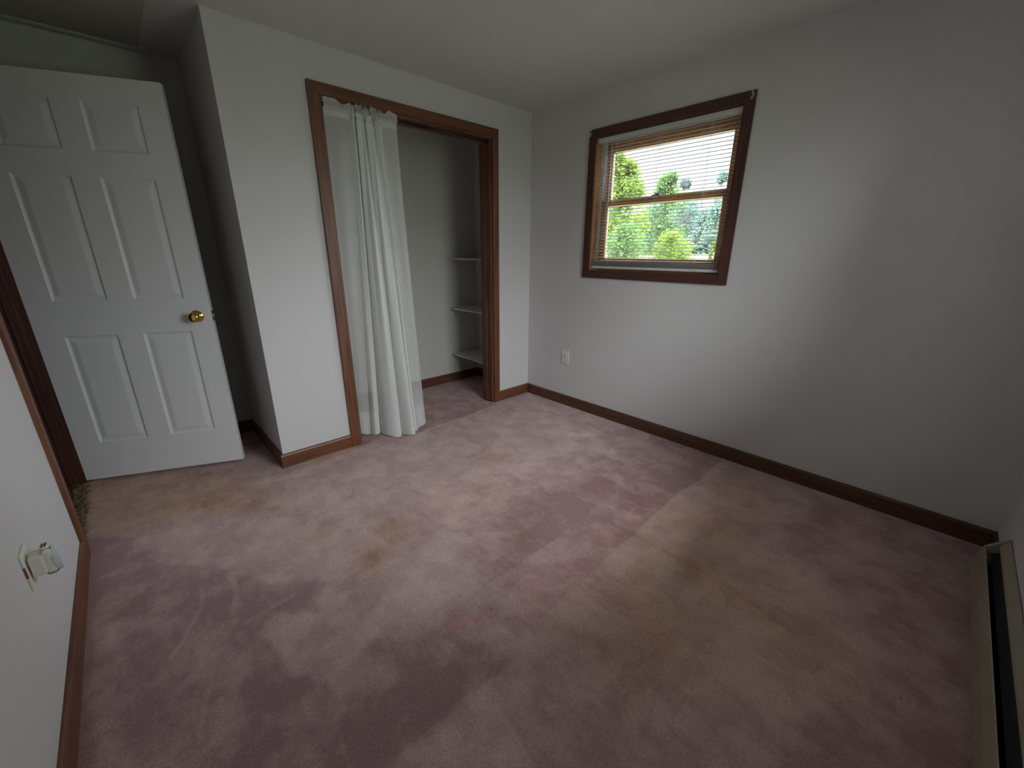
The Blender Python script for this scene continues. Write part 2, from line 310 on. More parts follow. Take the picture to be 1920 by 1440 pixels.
BLOB = [ # x,y,r,nap,stain,rose
 (-1.97,-1.05,.13,-.10,.45,0),(-1.93,-.98,.09,-.1,.6,0),(-1.52,-1.51,.06,-.12,.7,0),(-1.94,-.82,.07,-.05,.5,0),(-2.14,-1.16,.07,-.1,.6,0),(-2.09,-1.14,.06,-.1,.6,0),
 (-1.07,-.82,.07,-.02,.6,.3),(-1.2,-.77,.08,0,.5,0),(-1.16,-2.13,.07,-.1,.6,0),(-1.15,-2.33,.07,-.1,.6,0),(-2.21,-.8,.07,-.1,.5,0),(-2.52,-.92,.05,-.08,.4,0),
 (-.87,-1.70,.07,-.08,0,.7),(-.80,-1.64,.06,-.08,0,.5),(-1.95,-1.69,.05,0,0,.9),(-1.76,-1.75,.07,.1,0,.6),(-1.66,-1.70,.07,.08,0,.5),(-1.5,-1.78,.1,.05,0,.4),(-2.04,-1.64,.05,-.05,0,.6),(-.84,-1.42,.12,0,0,.5),
 (-.42,-.95,.06,.35,0,0),(-.36,-1.0,.05,.3,0,0),(-.26,-1.19,.04,.45,0,0),(-.51,-1.18,.05,.35,0,0),(-.47,-1.28,.04,.45,0,0),(-.42,-1.25,.03,.35,0,0),(-.75,-1.46,.05,.4,0,0),(-.80,-1.52,.04,.3,0,0),(-.99,-1.74,.05,.3,0,0),
 (-.44,-2.59,.05,.3,0,0),(-.6,-2.68,.06,.3,0,0),(-.12,-2.79,.05,.25,0,0),(-2.91,-.75,.05,-.25,.1,0),(-2.88,-.72,.04,-.25,.1,0),
 (-1.7,-1.25,.2,.15,0,0),(-1.9,-1.5,.15,.12,0,0),(-.7,-.4,.2,.12,0,0),(-1.5,-.4,.25,.12,0,0),(-2.2,-.55,.15,.12,0,0),(-2.07,-1.35,.14,.14,0,0),
]
LINE = [ # pts, width, nap, stain
 ([(-1.13,-1.67),(-1.12,-1.86),(-1.12,-2.02),(-1.12,-2.18),(-1.13,-2.31),(-1.17,-2.48)], .016,-.16,.35),
 ([(-2.68,-.86),(-2.69,-.94),(-2.76,-1.06),(-2.8,-1.12)], .006,.35,0),
 ([(-2.58,-.81),(-2.58,-.93),(-2.6,-1.05)], .010,.3,0),
 ([(-2.72,-1.32),(-2.76,-1.42),(-2.77,-1.48)], .006,.3,0),
 ([(-2.42,-1.11),(-2.57,-1.12)], .009,.3,0),
 ([(-1.21,-.13),(-.9,-.11),(-.5,-.08)], .014,.35,0),
 ([(-1.32,-.2),(-1.21,-.13)], .03,.2,0),
 ([(-.75,.5),(-.55,.25),(-.5,0)], .03,.25,0),
 ([(-2.13,-.08),(-1.9,-.05),(-1.7,-.03)], .03,-.08,.8),
 ([(-1.7,-.03),(-1.55,.02)], .03,-.08,.7),
 ([(-2.3,-.1),(-2.05,-.2)], .012,.25,0),
 ([(-3.0,-.15),(-3.0,-2.9)], .022,-.25,.5),
 ([(-2.56,-1.78),(-2.30,-2.2)], .012,.2,0),
 ([(-2.9,.2),(-2.5,-.2),(-2.2,-.6)], .05,-.15,.3),
]
GX = np.linspace(XL-.03, 0, 360); GY = np.linspace(YF, YB, 440)
XX, YY = np.meshgrid(GX, GY, indexing='ij')
wx = np.empty_like(XX); wy = np.empty_like(XX)
for i in range(XX.shape[0]):
    for j in range(XX.shape[1]):
        x, y = XX[i, j], YY[i, j]
        wx[i, j] = noise.noise((x*5, y*5, 0))*.05 + noise.noise((x*19, y*19, 3))*.018
        wy[i, j] = noise.noise((x*5, y*5, 9))*.05 + noise.noise((x*19, y*19, 12))*.018
def segd(PX, PY, a, b):
    ax, ay = a; bx, by = b; dx, dy = bx-ax, by-ay
    tt = np.clip(((PX-ax)*dx+(PY-ay)*dy)/(dx*dx+dy*dy+1e-12), 0, 1)
    return np.hypot(PX-ax-tt*dx, PY-ay-tt*dy)
nap = np.full(XX.shape, .60); sta = np.zeros(XX.shape); ros = np.zeros(XX.shape)
for pts, dn, ds, dr, soft in POLY:
    k = 1.0 if soft > .015 else .25
    s = abs(soft); PX, PY = XX+wx*k, YY+wy*k
    ins = np.zeros(XX.shape, bool); d = np.full(XX.shape, 9.)
    for a, b in zip(pts, pts[1:]+pts[:1]):
        d = np.minimum(d, segd(PX, PY, a, b))
        c = ((a[1] > PY) != (b[1] > PY)) & (PX < (b[0]-a[0])*(PY-a[1])/((b[1]-a[1])+1e-12)+a[0]); ins ^= c
    sd = np.where(ins, d, -d); w = np.clip(sd/s*.5+.5, 0, 1); w = w*w*(3-2*w)
    nap += dn*w; sta += ds*w; ros += dr*w
for x, y, r, dn, ds, dr in BLOB:
    d = np.hypot(XX+wx-x, YY+wy-y)/r; w = np.exp(-d**2*.9); nap += dn*np.exp(-d**4); sta += ds*w; ros += dr*w
for pts, fade, dn, dr in EDGE:
    d = np.full(XX.shape, 9.); sg = np.zeros(XX.shape); PX, PY = XX+wx*.2, YY+wy*.2
    for a, b in zip(pts, pts[1:]):
        dd = segd(PX, PY, a, b); L_ = math.hypot(b[0]-a[0], b[1]-a[1])
        side = ((b[0]-a[0])*(PY-a[1])-(b[1]-a[1])*(PX-a[0]))/L_
        sg = np.where(dd < d, side, sg); d = np.minimum(d, dd)
    w = np.clip(sg/.012+.5, 0, 1)*np.exp(-(d/fade)**2); nap += dn*w; ros += dr*w
for pts, wd, dn, ds in LINE:
    d = np.full(XX.shape, 9.)
    for a, b in zip(pts, pts[1:]): d = np.minimum(d, segd(XX+wx*.3, YY+wy*.3, a, b))
    w = np.exp(-(d/wd)**2); nap += dn*w; sta += ds*w
me = bpy.data.meshes.new('floor'); nx, ny = XX.shape
V = np.stack([XX, YY, np.zeros_like(XX)], -1).reshape(-1, 3)
idx = np.arange(nx*ny).reshape(nx, ny)
F = np.stack([idx[:-1, :-1], idx[1:, :-1], idx[1:, 1:], idx[:-1, 1:]], -1).reshape(-1, 4)
me.from_pydata(V.tolist(), [], F.tolist())
ca = me.color_attributes.new('wear_and_light', 'FLOAT_COLOR', 'POINT')
cd = np.ones((nx*ny, 4), 'f'); cd[:, 0] = np.clip(nap, 0, 1).ravel(); cd[:, 1] = np.clip(sta, 0, 1).ravel(); cd[:, 2] = np.clip(ros, 0, 1).ravel()
ca.data.foreach_set('color', cd.ravel()); me.materials.append(M['carpet'])
fl = bpy.data.objects.new('floor', me); COL.objects.link(fl); struct(fl, 'worn mauve carpet with stains and vacuum marks', 'floor')
struct(boxo('floor_slab', (-4.6, YF-TW, -.12), (TW, YB+TW, -.004), mat('hall_carpet', (.20, .13, .07), 1, spec=.05, var=(30, .4), bump=(150, .8, .01))), 'brown carpeted floor of the hallway', 'floor')
# frayed edge of the hallway carpet in the doorway
bm = bmesh.new()
for i in range(900):
    y = random.uniform(-.22, .55); x0 = -3.045 + random.uniform(-.05, .018); z0 = random.uniform(0, .006)
    a = random.uniform(-.9, .9); l = random.uniform(.012, .035)
    p0 = Vector((x0, y, z0)); p1 = p0 + Vector((math.cos(a)*l*.55, math.sin(a)*l*.55, random.uniform(.004, .016))); p2 = p0 + Vector((math.cos(a)*l, math.sin(a)*l, random.uniform(0, .010)))
    tube(bm, [p0, p1, p2], [.0011, .0010, .0005], 3)
tag(link('carpet_fringe', bm, mat('frayed_yarn', (.30, .22, .14), 1, spec=.05, var=(40, .5))), 'frayed brown carpet yarn across the doorway threshold', 'carpet edge', kind='stuff')

# ---------------------------------------------------------------- baseboards
def baseb(name, pts, m, label, h=.088, t=.014):
    """list of (a, b, normal) floor segments; profile with eased top"""
    bm = bmesh.new()
    for (a, b, n) in pts:
        n = Vector((*n, 0)); a = Vector((*a, 0)); b = Vector((*b, 0)); z = Vector((0, 0, 1))
        prof = [Vector((0,0,0)), n*t, n*t+z*(h-.012), n*(t*.72)+z*(h-.003), n*(t*.45)+z*h, z*h]
        prism(bm, [a+q for q in prof], b-a)
    return struct(link(name, bm, m), label, 'baseboard')
baseb('baseboard_right', [((0, YF), (0, 0), (-1, 0))], M['dark_y_b'] if 'dark_y_b' in M else wood('walnut_base_crosswise', (.075, .032, .016), (.16, .07, .035), 1), 'dark brown baseboard along the window wall')
baseb('baseboard_back', [((XC-.014, 0), (-1.722, 0), (0, -1)), ((-.370, 0), (0, 0), (0, -1))], M['wood_x'], 'reddish brown baseboard on both sides of the closet')
baseb('baseboard_recess', [((XC, .0), (XC, YB), (-1, 0)), ((XL, YB), (XC, YB), (0, -1))], M['wood_y'], 'shaded baseboard in the recess beside the door')
baseb('baseboard_closet', [((XC+.11, YB), (0, YB), (0, -1)), ((0, TW), (0, YB), (-1, 0)), ((XC+.11, TW), (XC+.11, YB), (1, 0))], wood('closet_base_wood', (.10, .034, .018), (.20, .075, .04), 0), 'reddish baseboard inside the closet')
baseb('baseboard_left', [((XL, YF), (XL, -.283), (1, 0))], M['wood_y'], 'brown baseboard below the white plug-in')
baseb('baseboard_front', [((-.30, YF), (0, YF), (0, 1))], M['jamb_x'], 'short dark baseboard stub in the corner by the heater')

# ---------------------------------------------------------------- closet trim
bm = bmesh.new(); t = .017; a0, b0, z0 = -1.7216, -.3698, 2.1488; ai, bi, zi = -1.662, -.430, 2.089
def cas_y(bm, q, mi, yy=0.0, tt=.017):
    prism(bm, [(x, yy, z) for x, z in q], (0, -tt, 0), mi, .003)
cas_y(bm, [(a0, 0), (ai, 0), (ai, zi), (a0, z0)], 0)
cas_y(bm, [(bi, 0), (b0, 0), (b0, z0), (bi, zi)], 0)
cas_y(bm, [(a0, z0), (ai, zi), (bi, zi), (b0, z0)], 1)
tr = struct(link('trim_1', bm, [M['wood_z'], M['wood_x']]), 'reddish brown wooden casing around the closet opening', 'door casing')
bm = bmesh.new()
box(bm, (CX0, -.001, 0), (CX0+.018, TW+.006, 2.075), 0, .002); box(bm, (CX1-.018, -.001, 0), (CX1, TW+.006, 2.075), 0, .002)
box(bm, (CX0, -.001, 2.074), (CX1, TW+.006, CZ1), 1, .002)
box(bm, (CX0+.018, .05, 0), (CX0+.028, .085, 2.06), 0, .002); box(bm, (CX1-.028, .05, 0), (CX1-.018, .085, 2.06), 0, .002)
box(bm, (CX0+.018, .062, 2.052), (CX1-.018, .085, 2.074), 1, .002)
link('jamb', bm, [M['wood_z'], M['wood_x']], tr)

# ---------------------------------------------------------------- bedroom door frame
bm = bmesh.new()
def cas_x(bm, q, mi, xx, tt): prism(bm, [(xx, y, z) for y, z in q], (tt, 0, 0), mi, .002)
YO0, YO1 = -.22, .577
cas_x(bm, [(-.283, 0), (-.226, 0), (-.226, 2.07), (-.283, 2.127)], 0, XL, .015)
cas_x(bm, [(.584, 0), (.641, 0), (.641, 2.127), (.584, 2.07)], 0, XL, .012)
cas_x(bm, [(-.283, 2.127), (-.226, 2.07), (.584, 2.07), (.641, 2.127)], 1, XL, .012)
tr2 = struct(link('trim_2', bm, [M['wood_z'], M['wood_y']]), 'brown wooden casing of the bedroom doorway', 'door casing')
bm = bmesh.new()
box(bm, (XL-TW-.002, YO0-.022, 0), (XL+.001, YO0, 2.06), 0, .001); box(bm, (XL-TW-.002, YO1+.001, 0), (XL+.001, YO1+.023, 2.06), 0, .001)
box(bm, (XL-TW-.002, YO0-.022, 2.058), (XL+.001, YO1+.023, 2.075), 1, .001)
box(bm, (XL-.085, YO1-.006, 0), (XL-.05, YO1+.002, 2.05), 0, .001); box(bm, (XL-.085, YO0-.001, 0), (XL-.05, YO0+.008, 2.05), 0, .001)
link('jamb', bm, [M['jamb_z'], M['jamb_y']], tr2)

# ---------------------------------------------------------------- six panel door
DW, DH, DT = .785, 2.041, .035
door = empty('door_1', (-3.034, .575, .015), math.radians(-23.56))
struct(door, 'white six-panel door standing open', 'door')
def door_mesh():
    bm = bmesh.new()
    xs = [0, .114, .338, .449, .673, DW]; zs = [0, .222, .832, 1.015, 1.610, 1.722, 1.938, DH]
    def V3(x, d, z, s): return bm.verts.new((x, (d if s < 0 else DT-d), z))
    for s in (-1, 1):
        for i in range(5):
            for j in range(7):
                x0, x1, z0, z1 = xs[i], xs[i+1], zs[j], zs[j+1]
                if i in (1, 3) and j in (1, 3, 5):
                    rings = []
                    for ins, d in [(0, 0), (.003, .003), (.009, .0065), (.014, .007), (.036, .0025), (.040, .002)]:
                        rings.append([V3(x, d, z, s) for x, z in [(x0+ins, z0+ins), (x1-ins, z0+ins), (x1-ins, z1-ins), (x0+ins, z1-ins)]])
                    for a, b in zip(rings, rings[1:]):
                        for k in range(4): bm.faces.new((a[k], a[(k+1) % 4], b[(k+1) % 4], b[k]))
                    bm.faces.new(rings[-1])
                else:
                    bm.faces.new([V3(x, 0, z, s) for x, z in [(x0, z0), (x1, z0), (x1, z1), (x0, z1)]])
    for q in [[(0,0,0),(DW,0,0),(DW,DT,0),(0,DT,0)], [(0,0,DH),(DW,0,DH),(DW,DT,DH),(0,DT,DH)], [(0,0,0),(0,DT,0),(0,DT,DH),(0,0,DH)], [(DW,0,0),(DW,DT,0),(DW,DT,DH),(DW,0,DH)]]:
        bm.faces.new([bm.verts.new(p) for p in q])
    bmesh.ops.remove_doubles(bm, verts=bm.verts[:], dist=.0004)
    return bm
link('door_leaf', door_mesh(), M['door'], door)
bm = bmesh.new(); kx, kz = .715, .913
prof = [(0, .033), (.003, .033), (.006, .030), (.009, .021), (.014, .013), (.030, .012), (.036, .017), (.042, .0255), (.052, .0285), (.060, .0265), (.066, .020), (.068, .012), (.0685, .001)]
lathe(bm, prof, (kx, 0, kz), (0, -1, 0)); lathe(bm, prof, (kx, DT, kz), (0, 1, 0))
link('door_knob', bm, M['brass'], door)
bm = bmesh.new(); box(bm, (DW, DT/2-.012, kz-.028), (DW+.0015, DT/2+.012, kz+.028)); box(bm, (DW+.001, DT/2-.007, kz-.009), (DW+.011, DT/2+.006, kz+.009), 0, .002)
link('latch', bm, M['steel'], door)
for z in (.2, 1.02, 1.82):
    bm = bmesh.new(); tube(bm, [(-.006, DT+.004, z), (-.006, DT+.004, z+.09)], .0055, 10); box(bm, (-.0015, .006, z), (.0, DT+.001, z+.09))
    link('hinge', bm, M['brass'], door)

# ---------------------------------------------------------------- closet shelves
for k, (z, lab) in enumerate([(.285, 'lowest of three narrow white closet shelves, just above the baseboard'), (.747, 'middle of three narrow white closet shelves behind the right casing'), (1.212, 'highest of three narrow white closet shelves behind the right casing')]):
    sh = empty('closet_shelf', (0, 0, z)); tag(sh, lab, 'shelf', 'white shelves in the closet')
    boxo('shelf_board', (-.335, .165, 0), (-.001, YB-.001, .012), M['shelf'], sh, .0015)
    bm = bmesh.new(); box(bm, (-.30, YB-.018, -.022), (-.02, YB-.001, -.0005), 0, .002); box(bm, (-.018, .20, -.022), (-.001, YB-.02, -.0005), 0, .002)
    link('cleat', bm, M['shelf'], sh)

# ---------------------------------------------------------------- curtain and rod
rod = empty('curtain_rod', (CX0+.018, .006, 2.052)); tag(rod, 'thin dark tension rod under the closet header', 'curtain rod')
RL = (CX1-.018)-(CX0+.018)
bm = bmesh.new(); tube(bm, [(.001, 0, 0), (RL*.55, 0, 0)], .0085, 14); tube(bm, [(RL*.55, 0, 0), (RL-.001, 0, 0)], .0068, 14); link('rod_tube', bm, M['rod'], rod)
for x0, x1 in ((.0005, .02), (RL-.02, RL-.0005)):
    bm = bmesh.new(); tube(bm, [(x0, 0, 0), (x1, 0, 0)], .0125, 14); link('end_cap', bm, M['slot'], rod)
cur = empty('sheer_curtain', (-1.42, .03, 0)); tag(cur, 'sheer white curtain bunched on the rod at the closet opening', 'curtain')
def curtain_pt(u, v):
    """u 0..1 along cloth, v 0 floor .. 1 rod ; returns local point"""
    # knots: cloth u -> x at top, x at bottom, y bottom
    ku = [0, .14, .20, .80, .86, 1.0]
    xt = [-1.642, -1.50, -1.475, -1.315, -1.295, -1.198]
    xb = [-1.640, -1.555, -1.515, -1.285, -1.255, -1.165]
    yb = [.060, .06, .02, -.135, -.075, -.060]
    X = np.interp(u, ku, xt); XB = np.interp(u, ku, xb); YB_ = np.interp(u, ku, yb)
    g = (1-v)**1.25
    x = X*(1-g) + XB*g; y = .006*(1-g) + YB_*g
    # folds
    dens = 1 if .17 < u < .83 else 0
    mid = max(0, min(1, (u-.14)/.06))*max(0, min(1, (.86-u)/.06))
    a_top = .020; a_bot = .044
    A = (a_top*v + a_bot*(1-v))
    ph = u*2*math.pi*9
    nb = 4.0
    fold_t = math.sin(ph + 1.4*math.sin(u*31))*A*.75
    fold_b = math.sin(u*2*math.pi*nb + .6 + .8*math.sin(u*9))*A*1.25
    w = v**1.6
    y += mid*(fold_t*w + fold_b*(1-w))
    x += mid*(math.sin(ph*1.0+.9)*.010*w + math.cos(u*2*math.pi*nb + .6)*.020*(1-w))
    # flat sides: very gentle ripple
    s = 1-mid
    y += s*(math.sin(u*2*math.pi*9+1)*.006*(.4+.6*(1-v)) )
    return x+1.42, y-.03
def curtain_mesh(us, vs, zfun, off=0):
    bm = bmesh.new(); rows = []
    for v in vs:
        r = []
        for u in us:
            x, y = curtain_pt(u, v); r.append(bm.verts.new((x, y-off, zfun(u, v))))
        rows.append(r)
    for a, b in zip(rows, rows[1:]):
        for i in range(len(us)-1): bm.faces.new((a[i], a[i+1], b[i+1], b[i]))
    return bm
ZT = 2.044
def zf(u, v):
    zb = .012 + .028*max(0, 1-u/.22) + .006*math.sin(u*40) + (.012 if u > .9 else 0)
    return zb + (ZT-zb)*v
us = np.linspace(0, 1, 420); vs = np.linspace(0, 1, 70)
dr = link('drape', curtain_mesh(us, vs, zf), [M['sheer'], cloth('gathered_voile', (.93, .95, .94), .10)], cur, True)
for i, p in enumerate(dr.data.polygons):
    u = (i % (len(us)-1))/(len(us)-1)
    p.material_index = 1 if .165 < u < .84 else 0
link('bottom_hem', curtain_mesh(us, np.linspace(0, .085, 8), zf, -.0018), M['hem'], cur, True)
# rod pocket and ruffled header wrapping the rod, with pulled-up frill
bm = bmesh.new(); rows = []
for side in (-1, 1):
    rows = []
    for k in range(13):
        q = k/12; r = []
        for i, u in enumerate(us):
            x, y0 = curtain_pt(u, 1.0); mid = max(0, min(1, (u-.14)/.06))*max(0, min(1, (.86-u)/.06))
            z = 2.030 + q*.051
            rad = .0125*math.cos((z-2.052)/.024*math.pi/2) if abs(z-2.052) < .024 else .0
            puck = (.003+.008*mid)*math.sin(u*(60 if mid < .5 else 190)+2.5*math.sin(u*20))*(.35+.65*q)
            fr = max(0, (z-2.066)/.020)
            z2 = z + fr*((.013+.002*mid)*math.sin(u*(42 if mid < .5 else 150)) + .005*math.sin(u*97+1)*(1-mid) + .004*math.sin(u*261)*mid)
            y = .006 + side*(rad+.0012) + puck + fr*(.006*math.sin(u*(24+50*mid)+1) - .021)
            xx = x + fr*mid*.004*math.sin(u*300)
            r.append(bm.verts.new((xx, y-.03-.002, z2)))
        rows.append(r)
    for a, b in zip(rows, rows[1:]):
        for i in range(len(us)-1): bm.faces.new((a[i], a[i+1], b[i+1], b[i]))
link('gathered_header', bm, cloth('header_voile', (.88, .90, .90), .34), cur, True)

bm = curtain_mesh(us, [.980, .984, .988, .992], zf, .0022)
link('pocket_seam', bm, cloth('seam_voile', (.9, .92, .92), .3, .2), cur, True)

# ---------------------------------------------------------------- windows
def window(name, org, rz, w, h, label, blind_side, casing_m=('dark_z', 'dark_y')):
    """local frame: +x across the wall to the right (seen from inside), +y outward, z up; origin = lower left of opening on wall face"""
    root = empty(name, org, rz); struct(root, label, 'window')
    cw, ct = .057, .016
    bm = bmesh.new()
    def P(q, mi): prism(bm, [(x, 0, z) for x, z in q], (0, -ct, 0), mi, .003)
    P([(-cw, -cw), (0, 0), (0, h), (-cw, h+cw)], 0); P([(w, 0), (w+cw, -cw), (w+cw, h+cw), (w, h)], 0)
    P([(-cw, h+cw), (0, h), (w, h), (w+cw, h+cw)], 1); P([(-cw, -cw), (w+cw, -cw), (w, 0), (0, 0)], 1)
    link('casing', bm, [M[casing_m[0]], M[casing_m[1]]], root)
    bm = bmesh.new(); jt = .012
    box(bm, (-jt, 0, -jt), (0, TW+.02, h+jt), 0); box(bm, (w, 0, -jt), (w+jt, TW+.02, h+jt), 0)
    box(bm, (0, 0, -jt), (w, TW+.02, 0), 1); box(bm, (0, .05, h), (w, TW+.02, h+jt), 1); box(bm, (0, 0, h), (w, .05, h+jt), 2)
    box(bm, (0, .100, 0), (.010, TW+.02, h), 0); box(bm, (w-.010, .100, 0), (w, TW+.02, h), 0)
    jt = .0
    link('window_frame', bm, [M['pine_z'], M['pine_y'], M['dark_y']], root)
    bm = bmesh.new()
    for x0, x1 in ((jt, jt+.033), (w-jt-.011, w-jt)):
        box(bm, (x0, .066, jt), (x1, .074, h-jt)); box(bm, (x0, .084, jt), (x1, .088, h-jt)); box(bm, (x0, .114, jt), (x1, .120, h-jt)); 
    link('vinyl_track', bm, M['vinyl'], root)
    rz0, rz1 = h*.5+.002, h*.5+.045      # meeting rail
    st = .052
    def sash(nm, y0, y1, z0, z1, bot, top):
        bm = bmesh.new(); x0, x1 = jt+.034, w-jt-.012
        box(bm, (x0, y0, z0), (x0+st, y1, z1), 0, .003); box(bm, (x1-st, y0, z0), (x1, y1, z1), 0, .003)
        box(bm, (x0+st, y0, z0), (x1-st, y1, z0+bot), 1, .003); box(bm, (x0+st, y0, z1-top), (x1-st, y1, z1), 1, .003)
        s = link(nm, bm, [M['pine_z'], M['pine_y']], root)
        ym = (y0+y1)/2
        g = boxo('pane', (x0+st-.002, ym-.0015, z0+bot-.002), (x1-st+.002, ym+.0015, z1-top+.002), M['glass'], s)
        return s
    lo = sash('lower_sash', .057, .083, jt, rz1, .088, .042)
    up = sash('upper_sash', .088, .113, rz0, h-jt, .042, .090)
    bm = bmesh.new(); xm = w/2-.02
    box(bm, (xm-.03, .056, rz1), (xm+.03, .082, rz1+.006), 0, .002); tube(bm, [(xm, .07, rz1+.004), (xm, .07, rz1+.016)], .010, 14); box(bm, (xm-.004, .060, rz1+.010), (xm+.036, .070, rz1+.017), 0, .002)
    link('sash_lock', bm, M['rod'], lo)
    return root
win1 = window('window_1', (0, WY1, WZ0), math.radians(-90), WY1-WY0, WZ1-WZ0, 'small wood window with casing toned dark for the backlight', 0)
win2 = window('window_2', (RX1, YF, RZ0), math.radians(180), RX1-RX0, RZ1-RZ0, 'second window above the heater behind the viewer', 0)
# torn bits of plaster and old bracket stubs at the casing's upper corners
for (x, z) in ((-.047, .925), (.9585+.040, .915)):
    bm = bmesh.new()
    for _ in range(9):
        dx, dz = random.gauss(0, .005), random.gauss(0, .012); s = random.uniform(.002, .005)
        box(bm, (x+dx-s, -.0190, z+dz-s*1.3), (x+dx+s, -.0155, z+dz+s*1.3), 0, .0008)
    o = link('paint_chip', bm, M['chip'], win1)

# blinds (origin at the top of the opening's left end, x to the right, y outwards)
BW = (WY1-WY0)-.016
bl = empty('mini_blind', (0, WY1-.008, WZ0), math.radians(-90)); tag(bl, 'white mini blind with open slats hanging inside the window frame', 'window blind')
h = WZ1-WZ0
bm = bmesh.new(); box(bm, (0, .008, h-.037), (BW, .012, h-.003), 0, .0008); box(bm, (0, .030, h-.037), (BW, .033, h-.003), 0, .0008); box(bm, (0, .008, h-.039), (BW, .033, h-.035), 0, .0008); box(bm, (0, .008, h-.040), (BW, .014, h-.032), 0, .002)
box(bm, (.0, .009, h-.037), (.003, .032, h-.003)); box(bm, (BW-.003, .009, h-.037), (BW, .032, h-.003))
link('headrail', bm, M['white'], bl)
# slats
bm = bmesh.new(); NS = 37; zb, ztp = .072, h-.052; pitch = (ztp-zb)/(NS-1)
def slat(bm, z, tilt, x0=.004, x1=BW-.004):
    pr = []
    for k in range(6):
        s = (k/5-.5)*.025; camb = .0032*(1-(2*k/5-1)**2)
        pr.append((.021+s*math.cos(tilt)-camb*math.sin(tilt), z+s*math.sin(tilt)+camb*math.cos(tilt)))
    for a, b in zip(pr, pr[1:]):
        q = [bm.verts.new((x0, a[0], a[1])), bm.verts.new((x1, a[0], a[1])), bm.verts.new((x1, b[0], b[1])), bm.verts.new((x0, b[0], b[1]))]
        bm.faces.new(q).smooth = True
for i in range(NS): slat(bm, zb+i*pitch, math.radians(7))
for i in range(9): slat(bm, .034+i*.0034, math.radians(0))
me_s = link('slats', bm, M['slat'], bl)
bm = bmesh.new(); box(bm, (.002, .011, .0135), (BW-.002, .033, .031), 0, .003)
link('bottom_rail', bm, M['white'], bl)
bm = bmesh.new()
for x in (.130, .150, .455, .470, .775, .790):
    for y in (.0085, .0335): tube(bm, [(x, y, .020), (x, y, h-.037)], .00055, 4)
for x in (.140, .462, .782):
    tube(bm, [(x, .021, .02), (x, .021, h-.037)], .0007, 4)
link('ladder_cord', bm, M['white'], bl)
bm = bmesh.new(); tube(bm, [(.118, .004, h-.062), (.116, .002, .150)], .0026, 8); tube(bm, [(.118, .010, h-.036), (.118, .003, h-.040), (.118, .004, h-.062)], .0016, 6)
link('tilt_wand', bm, M['bluecap'], bl)
bm = bmesh.new(); tube(bm, [(.072, .006, h-.045), (.060, .004, .5), (.050, .004, .085)], .0011, 5); tube(bm, [(.080, .006, h-.045), (.102, .005, .4), (.112, .005, .110)], .0011, 5)
link('lift_cord', bm, M['white'], bl)

# ---------------------------------------------------------------- outlets
def outlet(name, loc, rz, label, hide=False):
    r = empty(name, loc, rz); tag(r, label, 'outlet', 'wall outlets')
    link_b = bmesh.new(); box(link_b, (-.037, -.006, -.059), (.037, 0, .059), 0, .0025); link('cover_plate', link_b, M['ivory'], r)
    for z in (-.0195, .0195):
        bm = bmesh.new(); prism(bm, [(.0165*math.cos(a)*1.0, -.006, z+max(-.0125, min(.0125, .0165*math.sin(a)))) for a in [2*math.pi*k/24 for k in range(24)]], (0, -.0022, 0), 0)
        rc = link('receptacle', bm, M['ivory'], r)
        bm = bmesh.new(); box(bm, (-.0075, -.0086, z-.002), (-.0055, -.0080, z+.006)); box(bm, (.0055, -.0086, z-.003), (.0078, -.0080, z+.006)); tube(bm, [(0, -.0086, z-.0075), (0, -.0080, z-.0075)], .0024, 8)
        link('slot', bm, M['slot'], rc)
    bm = bmesh.new(); tube(bm, [(0, -.0075, 0), (0, -.0055, 0)], .003, 10); link('screw', bm, M['steel'], r)
    return r
outlet('wall_outlet', (0, -.449, .426), math.radians(-90), 'ivory duplex outlet low on the wall under the window')
outlet('wall_outlet', (XL, -1.005, .432), math.radians(90), 'ivory outlet on the left wall, half covered by a plug-in')
pl = empty('plug_in_freshener', (XL+.009, -1.005, .445), math.radians(90)); tag(pl, 'white plug-in air freshener stuck in the left wall outlet', 'air freshener')
# local: x along +y world, -y local = +x world (into the room)
bm = bmesh.new(); box(bm, (-.026, -.030, -.038), (.022, -.0005, .024), 0, .006); box(bm, (-.022, -.047, -.042), (.020, -.028, .030), 0, .007); link('body', bm, M['ivory'], pl)
bm = bmesh.new(); prism(bm, [(.023*math.cos(a)-.001, -.046, -.006+.042*math.sin(a)) for a in [2*math.pi*k/28 for k in range(28)]], (0, -.013, 0), 0, .003); link('front_cap', bm, M['bluecap'], pl)
bm = bmesh.new(); tube(bm, [(-.001, -.036, .030), (-.001, -.036, .040)], .010, 16); link('vent_neck', bm, M['ivory'], pl)
bm = bmesh.new(); box(bm, (-.012, -.040, .0402), (.010, -.036, .0412)); box(bm, (-.012, -.033, .0402), (.010, -.030, .0412)); link('vent_slot', bm, M['slot'], pl)
bm = bmesh.new(); tube(bm, [(-.001, -.034, -.050), (-.001, -.034, -.041)], .013, 16); link('oil_bottle', bm, M['glass'], pl)
bm = bmesh.new(); box(bm, (-.0385, .0035, -.026), (-.0370, .0085, .008), 0); link('red_sticker', bm, M['red'], pl)

